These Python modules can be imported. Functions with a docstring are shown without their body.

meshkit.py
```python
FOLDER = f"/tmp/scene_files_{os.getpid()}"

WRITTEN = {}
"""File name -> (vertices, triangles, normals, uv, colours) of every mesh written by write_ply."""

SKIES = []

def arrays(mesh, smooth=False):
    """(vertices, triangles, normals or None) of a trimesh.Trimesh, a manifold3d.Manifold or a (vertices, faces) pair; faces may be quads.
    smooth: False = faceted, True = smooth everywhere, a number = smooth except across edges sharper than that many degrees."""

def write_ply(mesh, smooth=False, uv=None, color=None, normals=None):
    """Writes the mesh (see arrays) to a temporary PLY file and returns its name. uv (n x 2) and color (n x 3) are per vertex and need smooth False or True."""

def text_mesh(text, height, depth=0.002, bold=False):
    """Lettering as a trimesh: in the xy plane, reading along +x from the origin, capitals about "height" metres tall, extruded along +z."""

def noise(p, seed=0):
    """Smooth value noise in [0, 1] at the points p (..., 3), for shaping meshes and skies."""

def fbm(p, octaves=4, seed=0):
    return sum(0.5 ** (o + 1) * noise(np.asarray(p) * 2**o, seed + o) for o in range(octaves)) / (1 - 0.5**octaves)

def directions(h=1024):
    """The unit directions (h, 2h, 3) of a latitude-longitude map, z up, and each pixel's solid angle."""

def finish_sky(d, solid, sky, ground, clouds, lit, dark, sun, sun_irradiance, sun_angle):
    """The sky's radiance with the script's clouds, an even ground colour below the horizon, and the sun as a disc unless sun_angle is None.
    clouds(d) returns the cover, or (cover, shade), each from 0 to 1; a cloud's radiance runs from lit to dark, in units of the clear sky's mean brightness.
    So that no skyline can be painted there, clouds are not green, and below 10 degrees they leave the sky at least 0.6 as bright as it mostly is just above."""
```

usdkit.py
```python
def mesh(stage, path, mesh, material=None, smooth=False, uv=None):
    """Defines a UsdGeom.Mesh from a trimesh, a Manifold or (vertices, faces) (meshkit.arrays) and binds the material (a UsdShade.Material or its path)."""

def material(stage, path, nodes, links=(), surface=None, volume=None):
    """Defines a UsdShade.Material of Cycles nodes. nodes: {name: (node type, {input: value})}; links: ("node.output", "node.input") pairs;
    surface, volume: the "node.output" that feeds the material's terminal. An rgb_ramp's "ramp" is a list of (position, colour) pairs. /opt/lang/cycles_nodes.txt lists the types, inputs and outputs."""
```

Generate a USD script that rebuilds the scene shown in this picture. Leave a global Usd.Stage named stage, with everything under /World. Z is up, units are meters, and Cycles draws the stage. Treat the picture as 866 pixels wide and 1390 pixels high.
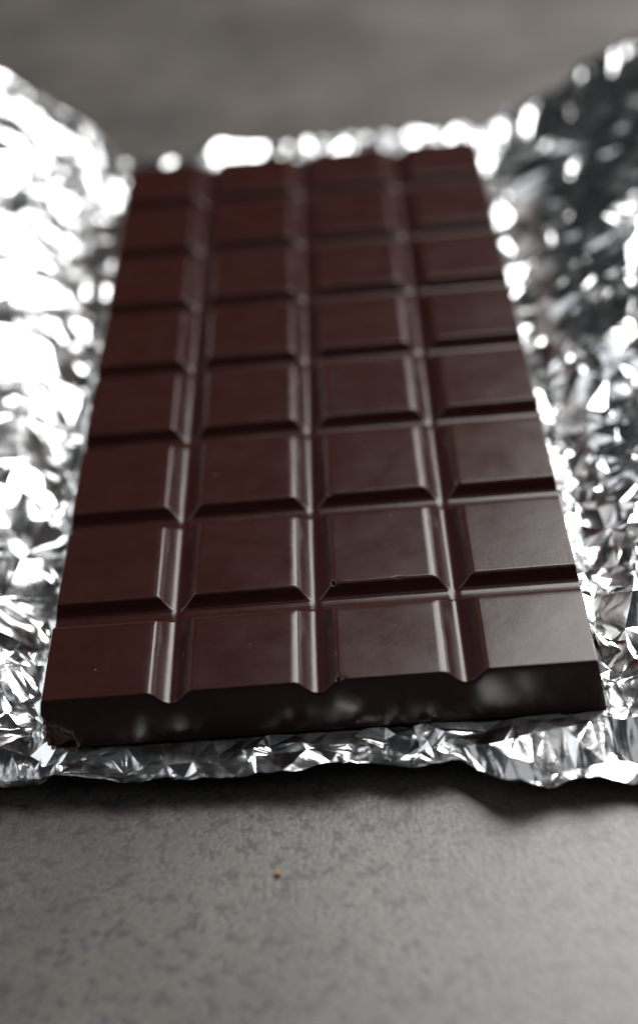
import math, random
import numpy as np
import trimesh
from scipy.spatial import Delaunay, cKDTree
from scipy.interpolate import LinearNDInterpolator
from pxr import Usd, UsdGeom, UsdLux, UsdShade, Gf, Sdf, Vt
import usdkit, meshkit

stage = Usd.Stage.CreateInMemory()
UsdGeom.SetStageUpAxis(stage, UsdGeom.Tokens.z)
UsdGeom.SetStageMetersPerUnit(stage, 1.0)
UsdGeom.Xform.Define(stage, '/World')
MM = 0.001

# ------------------------------------------------------------------ camera
cam = UsdGeom.Camera.Define(stage, '/World/camera')
RIGHT = (0.99625628, -0.02214852, -0.08356352)
DOWN = (-0.07763241, -0.65449413, -0.7520709)
FWD = (-0.03803458, 0.7557426, -0.65376333)
CPOS = (0.00920936, -0.12410749, 0.15362599)
cam.AddTransformOp().Set(Gf.Matrix4d(*RIGHT, 0, *[-a for a in DOWN], 0, *[-a for a in FWD], 0, *CPOS, 1))
cam.CreateHorizontalApertureAttr(36.0)
cam.CreateVerticalApertureAttr(36.0 * 1024 / 637)
cam.CreateFocalLengthAttr(36.0 * 1914.85 / 866)
cam.CreateFStopAttr(11.0)
cam.CreateFocusDistanceAttr(0.1985)
cam.CreateClippingRangeAttr(Gf.Vec2f(0.01, 20.0))
cam.CreateExposureAttr(0.0)

# ------------------------------------------------------------------ studio light
def rect_light(name, pos, target, w, h, nits, color=(1, 1, 1)):
    l = UsdLux.RectLight.Define(stage, '/World/' + name)
    z = np.array(pos, float) - np.array(target, float); z /= np.linalg.norm(z)
    x = np.cross((0, 0, 1.0), z); x /= np.linalg.norm(x); y = np.cross(z, x)
    l.AddTransformOp().Set(Gf.Matrix4d(*x, 0, *y, 0, *z, 0, *map(float, pos), 1))
    l.CreateWidthAttr(w); l.CreateHeightAttr(h); l.CreateIntensityAttr(nits); l.CreateColorAttr(Gf.Vec3f(*color))
    return l

rect_light('unseen_key_light', (0.30, 0.36, 0.50), (0, 0.05, 0), 0.48, 0.50, 9.2, (1.0, 0.99, 0.97))  # out of view behind right, placed to light the bar and left foil
rect_light('unseen_left_light', (-0.60, 0.14, 0.40), (0, 0.06, 0), 0.70, 0.60, 1.1, (0.95, 0.98, 1.0))  # unseen lamp at left, placed to brighten the right foil flap
rect_light('front_fill_light', (0.12, -0.30, 0.80), (0, 0.03, 0), 0.40, 0.36, 0.45, (0.96, 0.98, 1.0))

dome = UsdLux.DomeLight.Define(stage, '/World/ambient_fill_dome')  # added dim dome, even ambient fill with no modelled surroundings
ambient = usdkit.material(stage, '/World/Looks/ambient_fill', {'b': ('background_shader', {'color': (0.9, 0.97, 1.0), 'strength': 0.018})}, [], surface='b.background')
UsdShade.MaterialBindingAPI.Apply(dome.GetPrim()).Bind(ambient)

# ------------------------------------------------------------------ helpers
def tag(prim, label=None, category=None, group=None, kind=None):
    for k, v in (('label', label), ('category', category), ('group', group), ('kind', kind)):
        if v:
            prim.SetCustomDataByKey(k, v)

def put_mesh(path, v, f, mat, normals=None, wear=None):
    m = UsdGeom.Mesh.Define(stage, path)
    m.CreatePointsAttr(Vt.Vec3fArray.FromNumpy(np.ascontiguousarray(v, np.float32)))
    m.CreateFaceVertexCountsAttr(Vt.IntArray.FromNumpy(np.full(len(f), f.shape[1], np.int32)))
    m.CreateFaceVertexIndicesAttr(Vt.IntArray.FromNumpy(np.ascontiguousarray(f, np.int32).ravel()))
    m.CreateSubdivisionSchemeAttr('none')
    if normals is not None:
        m.CreateNormalsAttr(Vt.Vec3fArray.FromNumpy(np.ascontiguousarray(normals, np.float32)))
        m.SetNormalsInterpolation('vertex')
    if wear is not None:
        UsdGeom.PrimvarsAPI(m).CreatePrimvar('wear', Sdf.ValueTypeNames.FloatArray, 'vertex').Set(Vt.FloatArray.FromNumpy(np.ascontiguousarray(wear, np.float32)))
    UsdShade.MaterialBindingAPI.Apply(m.GetPrim()).Bind(mat)
    return m.GetPrim()

def sub(v, f, n, keep, wear=None):
    """The faces KEEP of a mesh with only the vertices they use."""
    ff = f[keep]
    ids, inv = np.unique(ff, return_inverse=True)
    return v[ids], inv.reshape(ff.shape), n[ids], None if wear is None else wear[ids]

def vertex_normals(v, f):
    a, b, c = v[f[:, 0]], v[f[:, 1]], v[f[:, 2]]
    fn = np.cross(b - a, c - a)
    n = np.zeros_like(v)
    for k in range(3):
        np.add.at(n, f[:, k], fn)
    return n / np.maximum(np.linalg.norm(n, axis=1, keepdims=True), 1e-30)

def grid_faces(nx, ny):
    i, j = np.meshgrid(np.arange(nx - 1), np.arange(ny - 1), indexing='ij')
    a = i * ny + j
    q = np.stack([a, a + ny, a + ny + 1, a + 1], -1).reshape(-1, 4)
    flip = ((i + j) % 2 == 0).reshape(-1)
    t1 = np.where(flip[:, None], q[:, [0, 1, 2]], q[:, [0, 1, 3]])
    t2 = np.where(flip[:, None], q[:, [0, 2, 3]], q[:, [1, 2, 3]])
    return np.vstack([t1, t2])

def smin(a, b, k):
    h = np.clip(0.5 + 0.5 * (b - a) / k, 0, 1)
    return b * (1 - h) + a * h - k * h * (1 - h)

def sstep(a, b, x):
    t = np.clip((x - a) / (b - a), 0, 1)
    return t * t * (3 - 2 * t)

# ------------------------------------------------------------------ materials
def chocolate_material(name, base_a, base_b, rough, wear_col):
    n = {
        'geo': ('geometry', {}),
        'big': ('noise_texture', {'scale': 60.0, 'detail': 4.0, 'roughness': 0.6}),
        'col': ('mix', {'color1': base_a, 'color2': base_b}),
        'wear': ('attribute', {'attribute': 'wear'}),
        'wn': ('noise_texture', {'scale': 900.0, 'detail': 3.0, 'roughness': 0.7}),
        'wm': ('math', {'math_type': 'multiply'}),
        'wr': ('map_range', {'from_min': 0.12, 'from_max': 0.75, 'to_min': 0.0, 'to_max': 0.75, 'clamp': True}),
        'colw': ('mix', {'color2': wear_col}),
        # dust: sparse tiny light specks
        'vor': ('voronoi_texture', {'scale': 330.0, 'randomness': 1.0}),
        'd1': ('map_range', {'from_min': 0.04, 'from_max': 0.085, 'to_min': 1.0, 'to_max': 0.0, 'clamp': True}),
        'sep': ('separate_color', {}),
        'gate': ('math', {'math_type': 'greater_than', 'value2': 0.78}),
        'dm': ('math', {'math_type': 'multiply'}),
        'dm2': ('math', {'math_type': 'multiply', 'value2': 0.55}),
        'cold': ('mix', {'color2': (0.16, 0.10, 0.08)}),
        # gloss: cloudy patches
        'rn': ('noise_texture', {'scale': 140.0, 'detail': 5.0, 'roughness': 0.65}),
        'rr': ('map_range', {'from_min': 0.3, 'from_max': 0.7, 'to_min': rough[0], 'to_max': rough[1], 'clamp': True}),
        'fine': ('noise_texture', {'scale': 2600.0, 'detail': 3.0, 'roughness': 0.6}),
        'mid': ('noise_texture', {'scale': 420.0, 'detail': 3.0, 'roughness': 0.55}),
        'b1': ('bump', {'strength': 0.08, 'distance': 0.0001}),
        'b2': ('bump', {'strength': 0.025, 'distance': 0.0004}),
        'p': ('principled_bsdf', {'specular_ior_level': 0.5, 'ior': 1.48}),
    }
    l = [('geo.position', x + '.vector') for x in ('big', 'wn', 'vor', 'rn', 'fine', 'mid')]
    l += [('big.fac', 'col.fac'), ('wear.fac', 'wm.value1'), ('wn.fac', 'wm.value2'), ('wm.value', 'wr.value'), ('wr.result', 'colw.fac'), ('col.color', 'colw.color1'),
          ('vor.distance', 'd1.value'), ('vor.color', 'sep.color'), ('sep.r', 'gate.value1'), ('d1.result', 'dm.value1'), ('gate.value', 'dm.value2'), ('dm.value', 'dm2.value1'), ('dm2.value', 'cold.fac'), ('colw.color', 'cold.color1'),
          ('cold.color', 'p.base_color'), ('rn.fac', 'rr.value'), ('rr.result', 'p.roughness'),
          ('fine.fac', 'b1.height'), ('mid.fac', 'b2.height'), ('b1.normal', 'b2.normal'), ('b2.normal', 'p.normal')]
    return usdkit.material(stage, '/World/Looks/' + name, n, l, surface='p.BSDF')

CHOC = chocolate_material('dark_chocolate', (0.0205, 0.0044, 0.0032), (0.0290, 0.0068, 0.0049), (0.215, 0.295), (0.075, 0.030, 0.022))
CHOC_ROUGH = chocolate_material('broken_chocolate', (0.040, 0.015, 0.010), (0.15, 0.065, 0.042), (0.45, 0.65), (0.12, 0.05, 0.035))

FOIL = usdkit.material(stage, '/World/Looks/aluminium_foil', {
    'geo': ('geometry', {}),
    'n1': ('noise_texture', {'scale': 260.0, 'detail': 3.0, 'roughness': 0.5, 'distortion': 0.6}),
    'v1': ('voronoi_texture', {'scale': 420.0, 'feature': 'f1', 'randomness': 1.0}),
    'bv': ('bump', {'strength': 0.08, 'distance': 0.0006}),
    'n2': ('noise_texture', {'scale': 1500.0, 'detail': 2.0}),
    'rr': ('map_range', {'from_min': 0.3, 'from_max': 0.7, 'to_min': 0.12, 'to_max': 0.26, 'clamp': True}),
    'b1': ('bump', {'strength': 0.10, 'distance': 0.0006}),
    'b2': ('bump', {'strength': 0.12, 'distance': 0.00015}),
    'p': ('principled_bsdf', {'metallic': 1.0, 'base_color': (0.90, 0.91, 0.92), 'specular_tint': (1, 1, 1)}),
}, [('geo.position', 'n1.vector'), ('geo.position', 'n2.vector'), ('n1.fac', 'b1.height'), ('n2.fac', 'b2.height'), ('geo.position', 'v1.vector'), ('v1.distance', 'bv.height'), ('bv.normal', 'b1.normal'), ('b1.normal', 'b2.normal'), ('b2.normal', 'p.normal'),
    ('n1.fac', 'rr.value'), ('rr.result', 'p.roughness')], surface='p.BSDF')

STONE = usdkit.material(stage, '/World/Looks/grey_stone', {
    'geo': ('geometry', {}),
    'cloud': ('noise_texture', {'scale': 22.0, 'detail': 5.0, 'roughness': 0.6}),
    'col': ('rgb_ramp', {'ramp': [(0.30, (0.059, 0.050, 0.044)), (0.5, (0.100, 0.088, 0.079)), (0.70, (0.145, 0.129, 0.117))]}),
    'pit': ('noise_texture', {'scale': 430.0, 'detail': 6.0, 'roughness': 0.68}),
    'patch': ('noise_texture', {'scale': 38.0, 'detail': 3.0}),
    'pr': ('map_range', {'from_min': 0.43, 'from_max': 0.475, 'to_min': 1.0, 'to_max': 0.0, 'clamp': True}),
    'pp': ('map_range', {'from_min': 0.38, 'from_max': 0.62, 'to_min': 0.75, 'to_max': 1.0, 'clamp': True}),
    'pm': ('math', {'math_type': 'multiply'}),
    'xyz': ('separate_xyz', {}), 'pit_side': ('map_range', {'from_min': -0.03, 'from_max': 0.022, 'to_min': 1.0, 'to_max': 0.15, 'clamp': True}), 'pw': ('math', {'math_type': 'multiply'}),  # dark pits fade out from left to right across the table
    'colp': ('mix', {'color2': (0.012, 0.012, 0.013)}),
    'prr': ('map_range', {'from_min': 0.0, 'from_max': 1.0, 'to_min': 0.38, 'to_max': 0.66}),
    'grain': ('noise_texture', {'scale': 1700.0, 'detail': 4.0, 'roughness': 0.65}),
    'gr': ('map_range', {'from_min': 0.3, 'from_max': 0.7, 'to_min': 0.5, 'to_max': 1.5}),
    'gm': ('mix', {'mix_type': 'multiply', 'fac': 1.0}),
    'gc': ('combine_color', {}),
    'b1': ('bump', {'strength': 0.24, 'distance': 0.0003}),
    'b2': ('bump', {'strength': 0.24, 'distance': 0.0003}),
    'p': ('principled_bsdf', {'roughness': 0.39, 'specular_ior_level': 1.0}),
}, [('geo.position', x + '.vector') for x in ('cloud', 'pit', 'patch', 'grain')] +
   [('cloud.fac', 'col.fac'), ('pit.fac', 'pr.value'), ('patch.fac', 'pp.value'), ('geo.position', 'xyz.vector'), ('xyz.x', 'pit_side.value'), ('pit_side.result', 'pw.value1'), ('pp.result', 'pw.value2'), ('pr.result', 'pm.value1'), ('pw.value', 'pm.value2'), ('pm.value', 'colp.fac'), ('pm.value', 'prr.value'), ('prr.result', 'p.roughness'), ('col.color', 'colp.color1'),
    ('grain.fac', 'gr.value'), ('gr.result', 'gc.r'), ('gr.result', 'gc.g'), ('gr.result', 'gc.b'), ('colp.color', 'gm.color1'), ('gc.color', 'gm.color2'), ('gm.color', 'p.base_color'),
    ('grain.fac', 'b1.height'), ('pit.fac', 'b2.height'), ('b1.normal', 'b2.normal'), ('b2.normal', 'p.normal')], surface='p.BSDF')

CRUMB = usdkit.material(stage, '/World/Looks/cocoa_crumb', {
    'geo': ('geometry', {}),
    'n': ('noise_texture', {'scale': 1800.0, 'detail': 3.0}),
    'c': ('mix', {'color1': (0.34, 0.14, 0.065), 'color2': (0.60, 0.30, 0.15)}),
    'p': ('principled_bsdf', {'roughness': 0.7}),
}, [('geo.position', 'n.vector'), ('n.fac', 'c.fac'), ('c.color', 'p.base_color')], surface='p.BSDF')

# ------------------------------------------------------------------ setting: the stone table top
tv = np.array([[-0.9, -0.5, 0], [0.9, -0.5, 0], [0.9, 1.6, 0], [-0.9, 1.6, 0],
               [-0.9, -0.5, -0.03], [0.9, -0.5, -0.03], [0.9, 1.6, -0.03], [-0.9, 1.6, -0.03]], float)
tq = np.array([[0, 1, 2, 3], [7, 6, 5, 4], [0, 4, 5, 1], [1, 5, 6, 2], [2, 6, 7, 3], [3, 7, 4, 0]])
tag(put_mesh('/World/stone_table', tv, tq, STONE), 'dark grey mottled stone tabletop under the foil', 'tabletop', kind='structure')

# ------------------------------------------------------------------ crumpled foil
FX0, FX1, FY0, FY1 = -96.0, 96.0, -6.0, 171.0
LIFT = 4.75                                                 # the bar rides on the crumpled sheet
fb = lambda x, y, sc, oct_, sd: meshkit.fbm(np.stack([x / sc, y / sc, np.zeros_like(x)], -1), oct_, sd) - 0.5
sp = lambda t, k: np.log1p(np.exp(np.clip(t / k, -40, 40))) * k

def sheet(x, y):
    """The open wrapper before crumpling: flat under the bar, flaps rising at the sides, a lip behind."""
    s = np.abs(x) - 38.6
    along = sstep(-4, 80, y)
    sl, sr = 0.22 + 0.98 * np.clip((y - 15) / 155, 0, 1) ** 1.15, 0.16 + 0.36 * along
    rise = np.where(x < 0, sl * sp(s - 2.0, 1.0) - 0.40 * sl * sp(s - 13.0, 3.0), sr * sp(s - 3.0, 1.2))
    back = sp(y - 162.5, 1.0) * 0.41 * (1 - 0.5 * sstep(0, 18, s))
    valley = -2.6 * sstep(0, 3.0, s) * sstep(10, 3.5, s) * (fb(x, y, 6.0, 3, 55) + 0.35)
    return LIFT + rise + back + valley - 0.08 * sp(2.0 - y, 0.8)

def loose(x, y):
    """How freely the sheet crumples: not under the bar, fully beside it."""
    s = np.abs(x) - 38.6
    return np.maximum.reduce([sstep(-1.8, 1.6, s), sstep(162, 167, y), 0.66 * sstep(2.5, -1.5, y)])

def crumple_points(seed):
    """Crease corners: scattered densely where the foil is tightly crumpled and thinly on its smooth panels, with chains along long folds."""
    r = np.random.default_rng(seed)
    pts, amp = [], []
    cellsize = lambda x, y: np.clip(2.9 + 15.0 * (fb(x, y, 19.0, 3, 31) + 0.08 + 0.40 * sstep(44, 56, x) * sstep(40, 110, y) + 0.22 * sstep(44, 56, -x) * sstep(30, 110, y)) - 0.6 * sstep(4, 0, y), 1.5, 10.0)
    n = 42000
    cand = np.stack([r.uniform(FX0, FX1, n), r.uniform(FY0, FY1, n)], 1)
    for k in range(900):                                     # creases that run out to the sheet's own edges
        cand[k] = [(r.uniform(FX0, FX1), FY0), (r.uniform(FX0, FX1), FY1), (FX0, r.uniform(FY0, FY1)), (FX1, r.uniform(FY0, FY1))][k % 4]
    cand[:4] = [(FX0, FY0), (FX0, FY1), (FX1, FY0), (FX1, FY1)]
    size = cellsize(cand[:, 0], cand[:, 1])
    size = np.where(loose(cand[:, 0], cand[:, 1]) < 0.02, 7.0, size)
    grid = {}
    for k in range(n):                                       # dart throwing on a hash grid
        x, y, c = cand[k, 0], cand[k, 1], size[k]
        gx, gy, ok = int(x // 2), int(y // 2), True
        w = int(c // 2) + 1
        for i in range(gx - w, gx + w + 1):
            for j in range(gy - w, gy + w + 1):
                for q in grid.get((i, j), ()):
                    if (pts[q][0] - x) ** 2 + (pts[q][1] - y) ** 2 < c * c * 0.72:
                        ok = False
                        break
                if not ok: break
            if not ok: break
        if ok:
            grid.setdefault((gx, gy), []).append(len(pts))
            pts.append((x, y)); amp.append(r.normal(0, 0.27 * c))
    fold_p, fold_a = [], []
    for k in range(240):                                     # long folds
        side = r.choice([-1, 1])
        x, y = (side * r.uniform(41, 95), r.uniform(-8, 180)) if r.random() < 0.85 else (r.uniform(-38, 38), r.choice([r.uniform(-10, -1), r.uniform(166, 176)]))
        ang, h, length = r.uniform(0, math.pi), r.normal(0, 1.1), r.uniform(8, 46)
        h += 0.45 * np.sign(h)
        for t in np.arange(0, length, 2.0):
            ang += r.normal(0, 0.10)
            x += 2.0 * math.cos(ang); y += 2.0 * math.sin(ang)
            fold_p.append((x, y)); fold_a.append(h * math.sin(math.pi * (t + 1) / (length + 2)) ** 0.5)
    p, a_ = np.array(pts), np.array(amp)
    fp, fa = np.array(fold_p), np.array(fold_a)
    on = (fp[:, 0] > FX0 + 0.6) & (fp[:, 0] < FX1 - 0.6) & (fp[:, 1] > FY0 + 0.5) & (fp[:, 1] < FY1 - 0.5)
    fp, fa = fp[on], fa[on]
    near = cKDTree(fp).query(p)[0]
    keep = (near > 1.1) | (p[:, 0] <= FX0) | (p[:, 0] >= FX1) | (p[:, 1] <= FY0) | (p[:, 1] >= FY1)
    p, a_ = p[keep], a_[keep]
    return np.vstack([p, fp]), np.concatenate([a_, fa])

P2, A2 = crumple_points(12)
A2 = np.clip(A2, -2.4, 2.4) * (1 - 0.48 * sstep(-41, -47, P2[:, 0]) * sstep(20, 70, P2[:, 1])) * (1 - 0.5 * sstep(44, 52, P2[:, 0]) * sstep(70, 110, P2[:, 1])) * (1 - 0.35 * sstep(161, 164, P2[:, 1])) + 2.6 * fb(P2[:, 0], P2[:, 1], 15.0, 2, 61) * sstep(0, 8, np.abs(P2[:, 0]) - 38.6)
TRI = Delaunay(P2).simplices
LZ = A2 * loose(P2[:, 0], P2[:, 1])
rj = np.random.default_rng(5)
B3 = np.column_stack([P2, LZ])                              # flat place and crumple height of each crease corner
c2 = P2[TRI].mean(1)
en = lambda t, sd, sc: (meshkit.fbm(np.stack([t / sc, np.full_like(t, 0.37), np.zeros_like(t)], -1), 4, sd) - 0.5) * 2
# each facet is divided into N x N small triangles and bulges a little between its creases
N = 5
bary = np.array([(i, j, N - i - j) for i in range(N + 1) for j in range(N + 1 - i)], float) / N
bid = {(i, j): k for k, (i, j) in enumerate((i, j) for i in range(N + 1) for j in range(N + 1 - i))}
sub_f = [(bid[i, j], bid[i + 1, j], bid[i, j + 1]) for i in range(N) for j in range(N - i)] + [(bid[i + 1, j], bid[i + 1, j + 1], bid[i, j + 1]) for i in range(N) for j in range(N - 1 - i)]
sub_f = np.array(sub_f)
pos = np.einsum('bk,tkd->tbd', bary, B3[TRI])               # facets x points x 3
area = 0.5 * np.abs(np.cross(P2[TRI[:, 1]] - P2[TRI[:, 0]], P2[TRI[:, 2]] - P2[TRI[:, 0]]))
bulge = rj.normal(0, 0.30, len(TRI)) * np.sqrt(np.minimum(area, 14.0)) * 0.42
lo = loose(pos[..., 0], pos[..., 1])
pos[..., 2] += bulge[:, None] * 27 * np.prod(bary, 1)[None] * lo * 0.5
x, y = pos[..., 0].copy(), pos[..., 1].copy()
pos[..., 2] += lo * (0.40 * fb(x, y, 3.2, 2, 71) + 0.13 * fb(x, y, 1.3, 2, 72))
z = sheet(x, y) + pos[..., 2]
under = (np.abs(x) < 39.2) & (y > 1.4) & (y < 165)
z = np.where(under, np.minimum(z, LIFT + 0.15), z)
out = np.hypot(np.maximum(np.abs(x) - 39.1, 0), np.maximum(1.9 - y, 0))
z = np.where(y < 164, np.minimum(z, LIFT + 0.15 + 1.1 * out), z)
z = np.maximum(z, 0.15)
pos[..., 2] = z
pos[..., 0] += lo * 1.5 * fb(x, y, 5.0, 2, 81); pos[..., 1] += lo * 1.5 * fb(x, y, 5.0, 2, 82)
# the sheet's wavy front and back edges
fr = -4.1 - 4.6 * sstep(17, 25, x) + 1.6 * sstep(-20, -34, x) + 1.3 * en(x, 41, 7.0) + 0.8 * en(x, 47, 1.7)
s_ = np.abs(x) - 38.6
bk = 173.0 + 3.0 * sstep(2, 20, s_) + 2.2 * en(x, 42, 6.0) + (2.2 + 4.5 * sstep(0, 8, s_)) * en(x, 48, 2.6)
pos[..., 1] += (fr - FY0) * sstep(2.5, FY0, y) + (bk - FY1) * sstep(160, FY1, y)
nb = len(bary)
fv = pos.reshape(-1, 3) * MM
ff = (np.arange(len(TRI))[:, None, None] * nb + sub_f[None]).reshape(-1, 3)
flip = np.cross(fv[ff[:, 1]] - fv[ff[:, 0]], fv[ff[:, 2]] - fv[ff[:, 0]])[:, 2] < 0
ff[flip] = ff[flip][:, ::-1]
ids, inv = np.unique(ff, return_inverse=True)
fv, ff = fv[ids], inv.reshape(ff.shape)
foil = put_mesh('/World/foil_wrapper', fv, ff, FOIL, vertex_normals(fv, ff))
tag(foil, 'crumpled silver aluminium foil wrapper spread open under and around the chocolate bar', 'foil')

# ------------------------------------------------------------------ chocolate bar
COLS, ROWS, P, H, T = 4, 8, 20.0, 2.0, 6.2               # millimetres; z = 0 is the groove floor
BASE_Z = 5.02                                             # bottom of the bar above the table
def dense(bounds, lo, hi, near, fine, coarse):
    out, x = [], lo
    while x < hi:
        d = min(abs(x - b) for b in bounds)
        out.append(x)
        x += fine if d < near else coarse
    return np.array(out + [hi])
xs_in = dense([-20, 0, 20], -36.6, 36.6, 3.1, 0.13, 0.55)
ys_in = dense([20 * k for k in range(1, 8)], 4.3, 155.7, 3.0, 0.13, 0.55)
xs = np.concatenate([np.arange(-39.5, -36.6, 0.07), xs_in, -np.arange(-39.5, -36.6, 0.07)[::-1]])
ys = np.concatenate([np.arange(1.8, 4.3, 0.07), ys_in, 160 - np.arange(1.8, 4.3, 0.07)[::-1]])
# groove centre lines belong to the grid so that the squares meet exactly there
for b in (-20, 0, 20): xs[np.abs(xs - b).argmin()] = b
for k in range(1, 8): ys[np.abs(ys - 20 * k).argmin()] = 20 * k
xs, ys = np.unique(xs), np.unique(ys)
X, Y = np.meshgrid(xs, ys, indexing='ij')
P3 = np.stack([X, Y, np.zeros_like(X)], -1)
wob = lambda sd, sc, a: (meshkit.fbm(P3 / sc, 3, sd) - 0.5) * 2 * a

dx = np.min([np.abs(X - b) for b in (-20, 0, 20)], axis=0) + wob(3, 5.0, 0.06)
dy = np.min([np.abs(Y - 20 * k) for k in range(1, 8)], axis=0) + wob(4, 5.0, 0.06)
Gx = 1.36 * (np.sqrt(dx ** 2 + 1.6 ** 2) - 1.6)
ty = dy - 1.08
Gy = 0.71 * (ty + np.sqrt(ty ** 2 + 0.34 ** 2))
# distance inwards from the outline of the bottom (corners rounded)
hx, hy, rc = 38.95, 77.8, 0.9
qx, qy = np.abs(X) - hx + rc, np.abs(Y - 80) - hy + rc
inner = -(np.hypot(np.maximum(qx, 0), np.maximum(qy, 0)) + np.minimum(np.maximum(qx, qy), 0) - rc) + wob(5, 7.0, 0.07)
wall = -T + inner * 5.5
top = H + wob(6, 9.0, 0.02) + wob(7, 2.0, 0.006)
Zc = smin(smin(smin(top, Gx, 0.62), Gy, 0.32), wall, 0.9)
Zc = np.minimum(Zc, top)
for px, py, r, d in ((22.6, 43.0, 0.22, 0.7), (2.9, 3.9, 0.28, 0.8), (2.75, 22.6, 0.26, 0.8), (12.2, 22.55, 0.22, 0.6), (-18.5, 11.5, 0.14, 0.3), (2.7, 42.6, 0.24, 0.6), (2.8, 62.6, 0.2, 0.5)):
    Zc = Zc - d * np.exp(-((X - px) ** 2 + (Y - py) ** 2) / r ** 2)
Zc = np.maximum(Zc, -T)
Vb = np.stack([X, Y, Zc + T + BASE_Z], -1).reshape(-1, 3) * MM
rn = np.random.default_rng(77)
for k in range(110):                                        # small nicks along the moulded edges
    c_, r_ = rn.integers(0, 4), rn.integers(0, 8)
    if rn.random() < 0.5:
        px, py = -40 + 20 * c_ + rn.uniform(2.6, 17.4), 20 * r_ + rn.choice([2.75, 17.3])
    else:
        px, py = -40 + 20 * c_ + rn.choice([2.7, 17.3]), 20 * r_ + rn.uniform(2.6, 17.4)
    r, d = rn.uniform(0.12, 0.30), rn.uniform(0.05, 0.30)
    Zc = Zc - d * np.exp(-(((X - px) / r) ** 2 + ((Y - py) / (r * rn.uniform(0.6, 1.6))) ** 2))
Zc = np.maximum(Zc, -T)
# the broken front left corner: the lower part of the edge is knocked in
zr = (Zc + T).reshape(-1); ax = (X + 39.0).reshape(-1); by = (Y - 2.2).reshape(-1)
cn = meshkit.fbm(Vb / MM / 1.0, 4, 9) - 0.5
lim = 7.0 * (1 - ax / 5.6) * (1 - np.clip(by - 1.3, 0, 9) / 2.4) + 2.6 * cn
chip = sstep(0.0, 0.7, lim - zr) * (ax < 7) * (by < 4.5) * (zr < 7.4)
Vb[:, 0] += chip * (0.55 + 1.5 * cn) * MM
Vb[:, 1] += chip * (0.75 + 1.9 * (meshkit.fbm(Vb / MM / 0.55, 3, 19) - 0.45)) * MM
chipped = chip > 0.15
Fb = grid_faces(*X.shape)
zf = Zc.reshape(-1)
Fb = Fb[(zf[Fb] > -T + 1e-6).any(1)]
Nb = vertex_normals(Vb, Fb)
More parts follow.
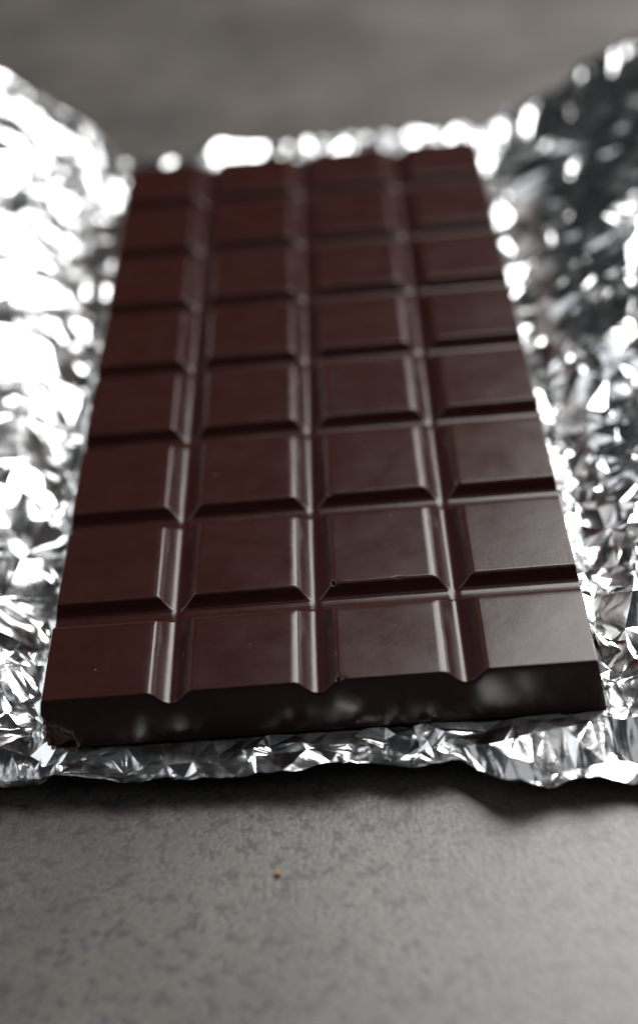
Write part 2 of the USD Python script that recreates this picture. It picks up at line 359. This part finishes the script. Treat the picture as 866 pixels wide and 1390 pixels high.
# wear: convex edges are rubbed a little lighter
rim = np.exp(-((zf - (H - 0.12)) / 0.16) ** 2) * (np.abs(Nb[:, 2]) < 0.985)
cen = Vb[Fb].mean(1) / MM
col = np.clip(((cen[:, 0] + 40) // 20).astype(int), 0, 3)
row = np.clip((cen[:, 1] // 20).astype(int), 0, 7)
high = zf[Fb].mean(1) > -0.02
chf = chipped.reshape(-1)[Fb].all(1)

bar = UsdGeom.Xform.Define(stage, '/World/chocolate_bar')
tag(bar.GetPrim(), 'dark brown chocolate bar moulded in four columns of eight squares, lying on the open foil', 'chocolate bar')
v, f, n, w = sub(Vb, Fb, Nb, ~high & ~chf, rim)
body = put_mesh('/World/chocolate_bar/body', v, f, CHOC, n, w)
# underside, just inside the walls
uv_ = np.array([[-37.9, 2.8, 0], [37.9, 2.8, 0], [37.9, 157.2, 0], [-37.9, 157.2, 0]]) * MM + [0, 0, BASE_Z * MM]
put_mesh('/World/chocolate_bar/underside', uv_, np.array([[0, 3, 2, 1]]), CHOC)
k = 0
for r_ in range(ROWS):
    for c_ in range(COLS):
        sel = high & ~chf & (col == c_) & (row == r_)
        v, f, n, w = sub(Vb, Fb, Nb, sel, rim)
        put_mesh('/World/chocolate_bar/square' + ('_%03d' % k if k else ''), v, f, CHOC, n, w)
        k += 1
if chf.any():
    v, f, n, w = sub(Vb, Fb, Nb, chf, rim)
    tag(put_mesh('/World/chocolate_bar/broken_corner', v, f, CHOC_ROUGH, n, w), 'chipped rough front corner of the bar, paler brown')

# ------------------------------------------------------------------ crumb
def crumb(path, pos, size, seed, mat, label):
    m = trimesh.creation.icosphere(3, 1.0)
    vv = np.array(m.vertices)
    vv *= (0.72 + 0.55 * meshkit.fbm(vv * 1.6 + seed, 3, seed))[:, None]
    vv *= np.array(size) * MM
    vv[:, 2] -= vv[:, 2].min()
    vv += np.array(pos) * MM
    tag(put_mesh(path, vv, np.array(m.faces), mat, vertex_normals(vv, np.array(m.faces))), label, 'crumb')
crumb('/World/chocolate_crumb', (-6.6, -17.3, 0), (0.42, 0.36, 0.30), 3, CRUMB, 'tiny orange brown crumb on the bare grey table in front of the foil')
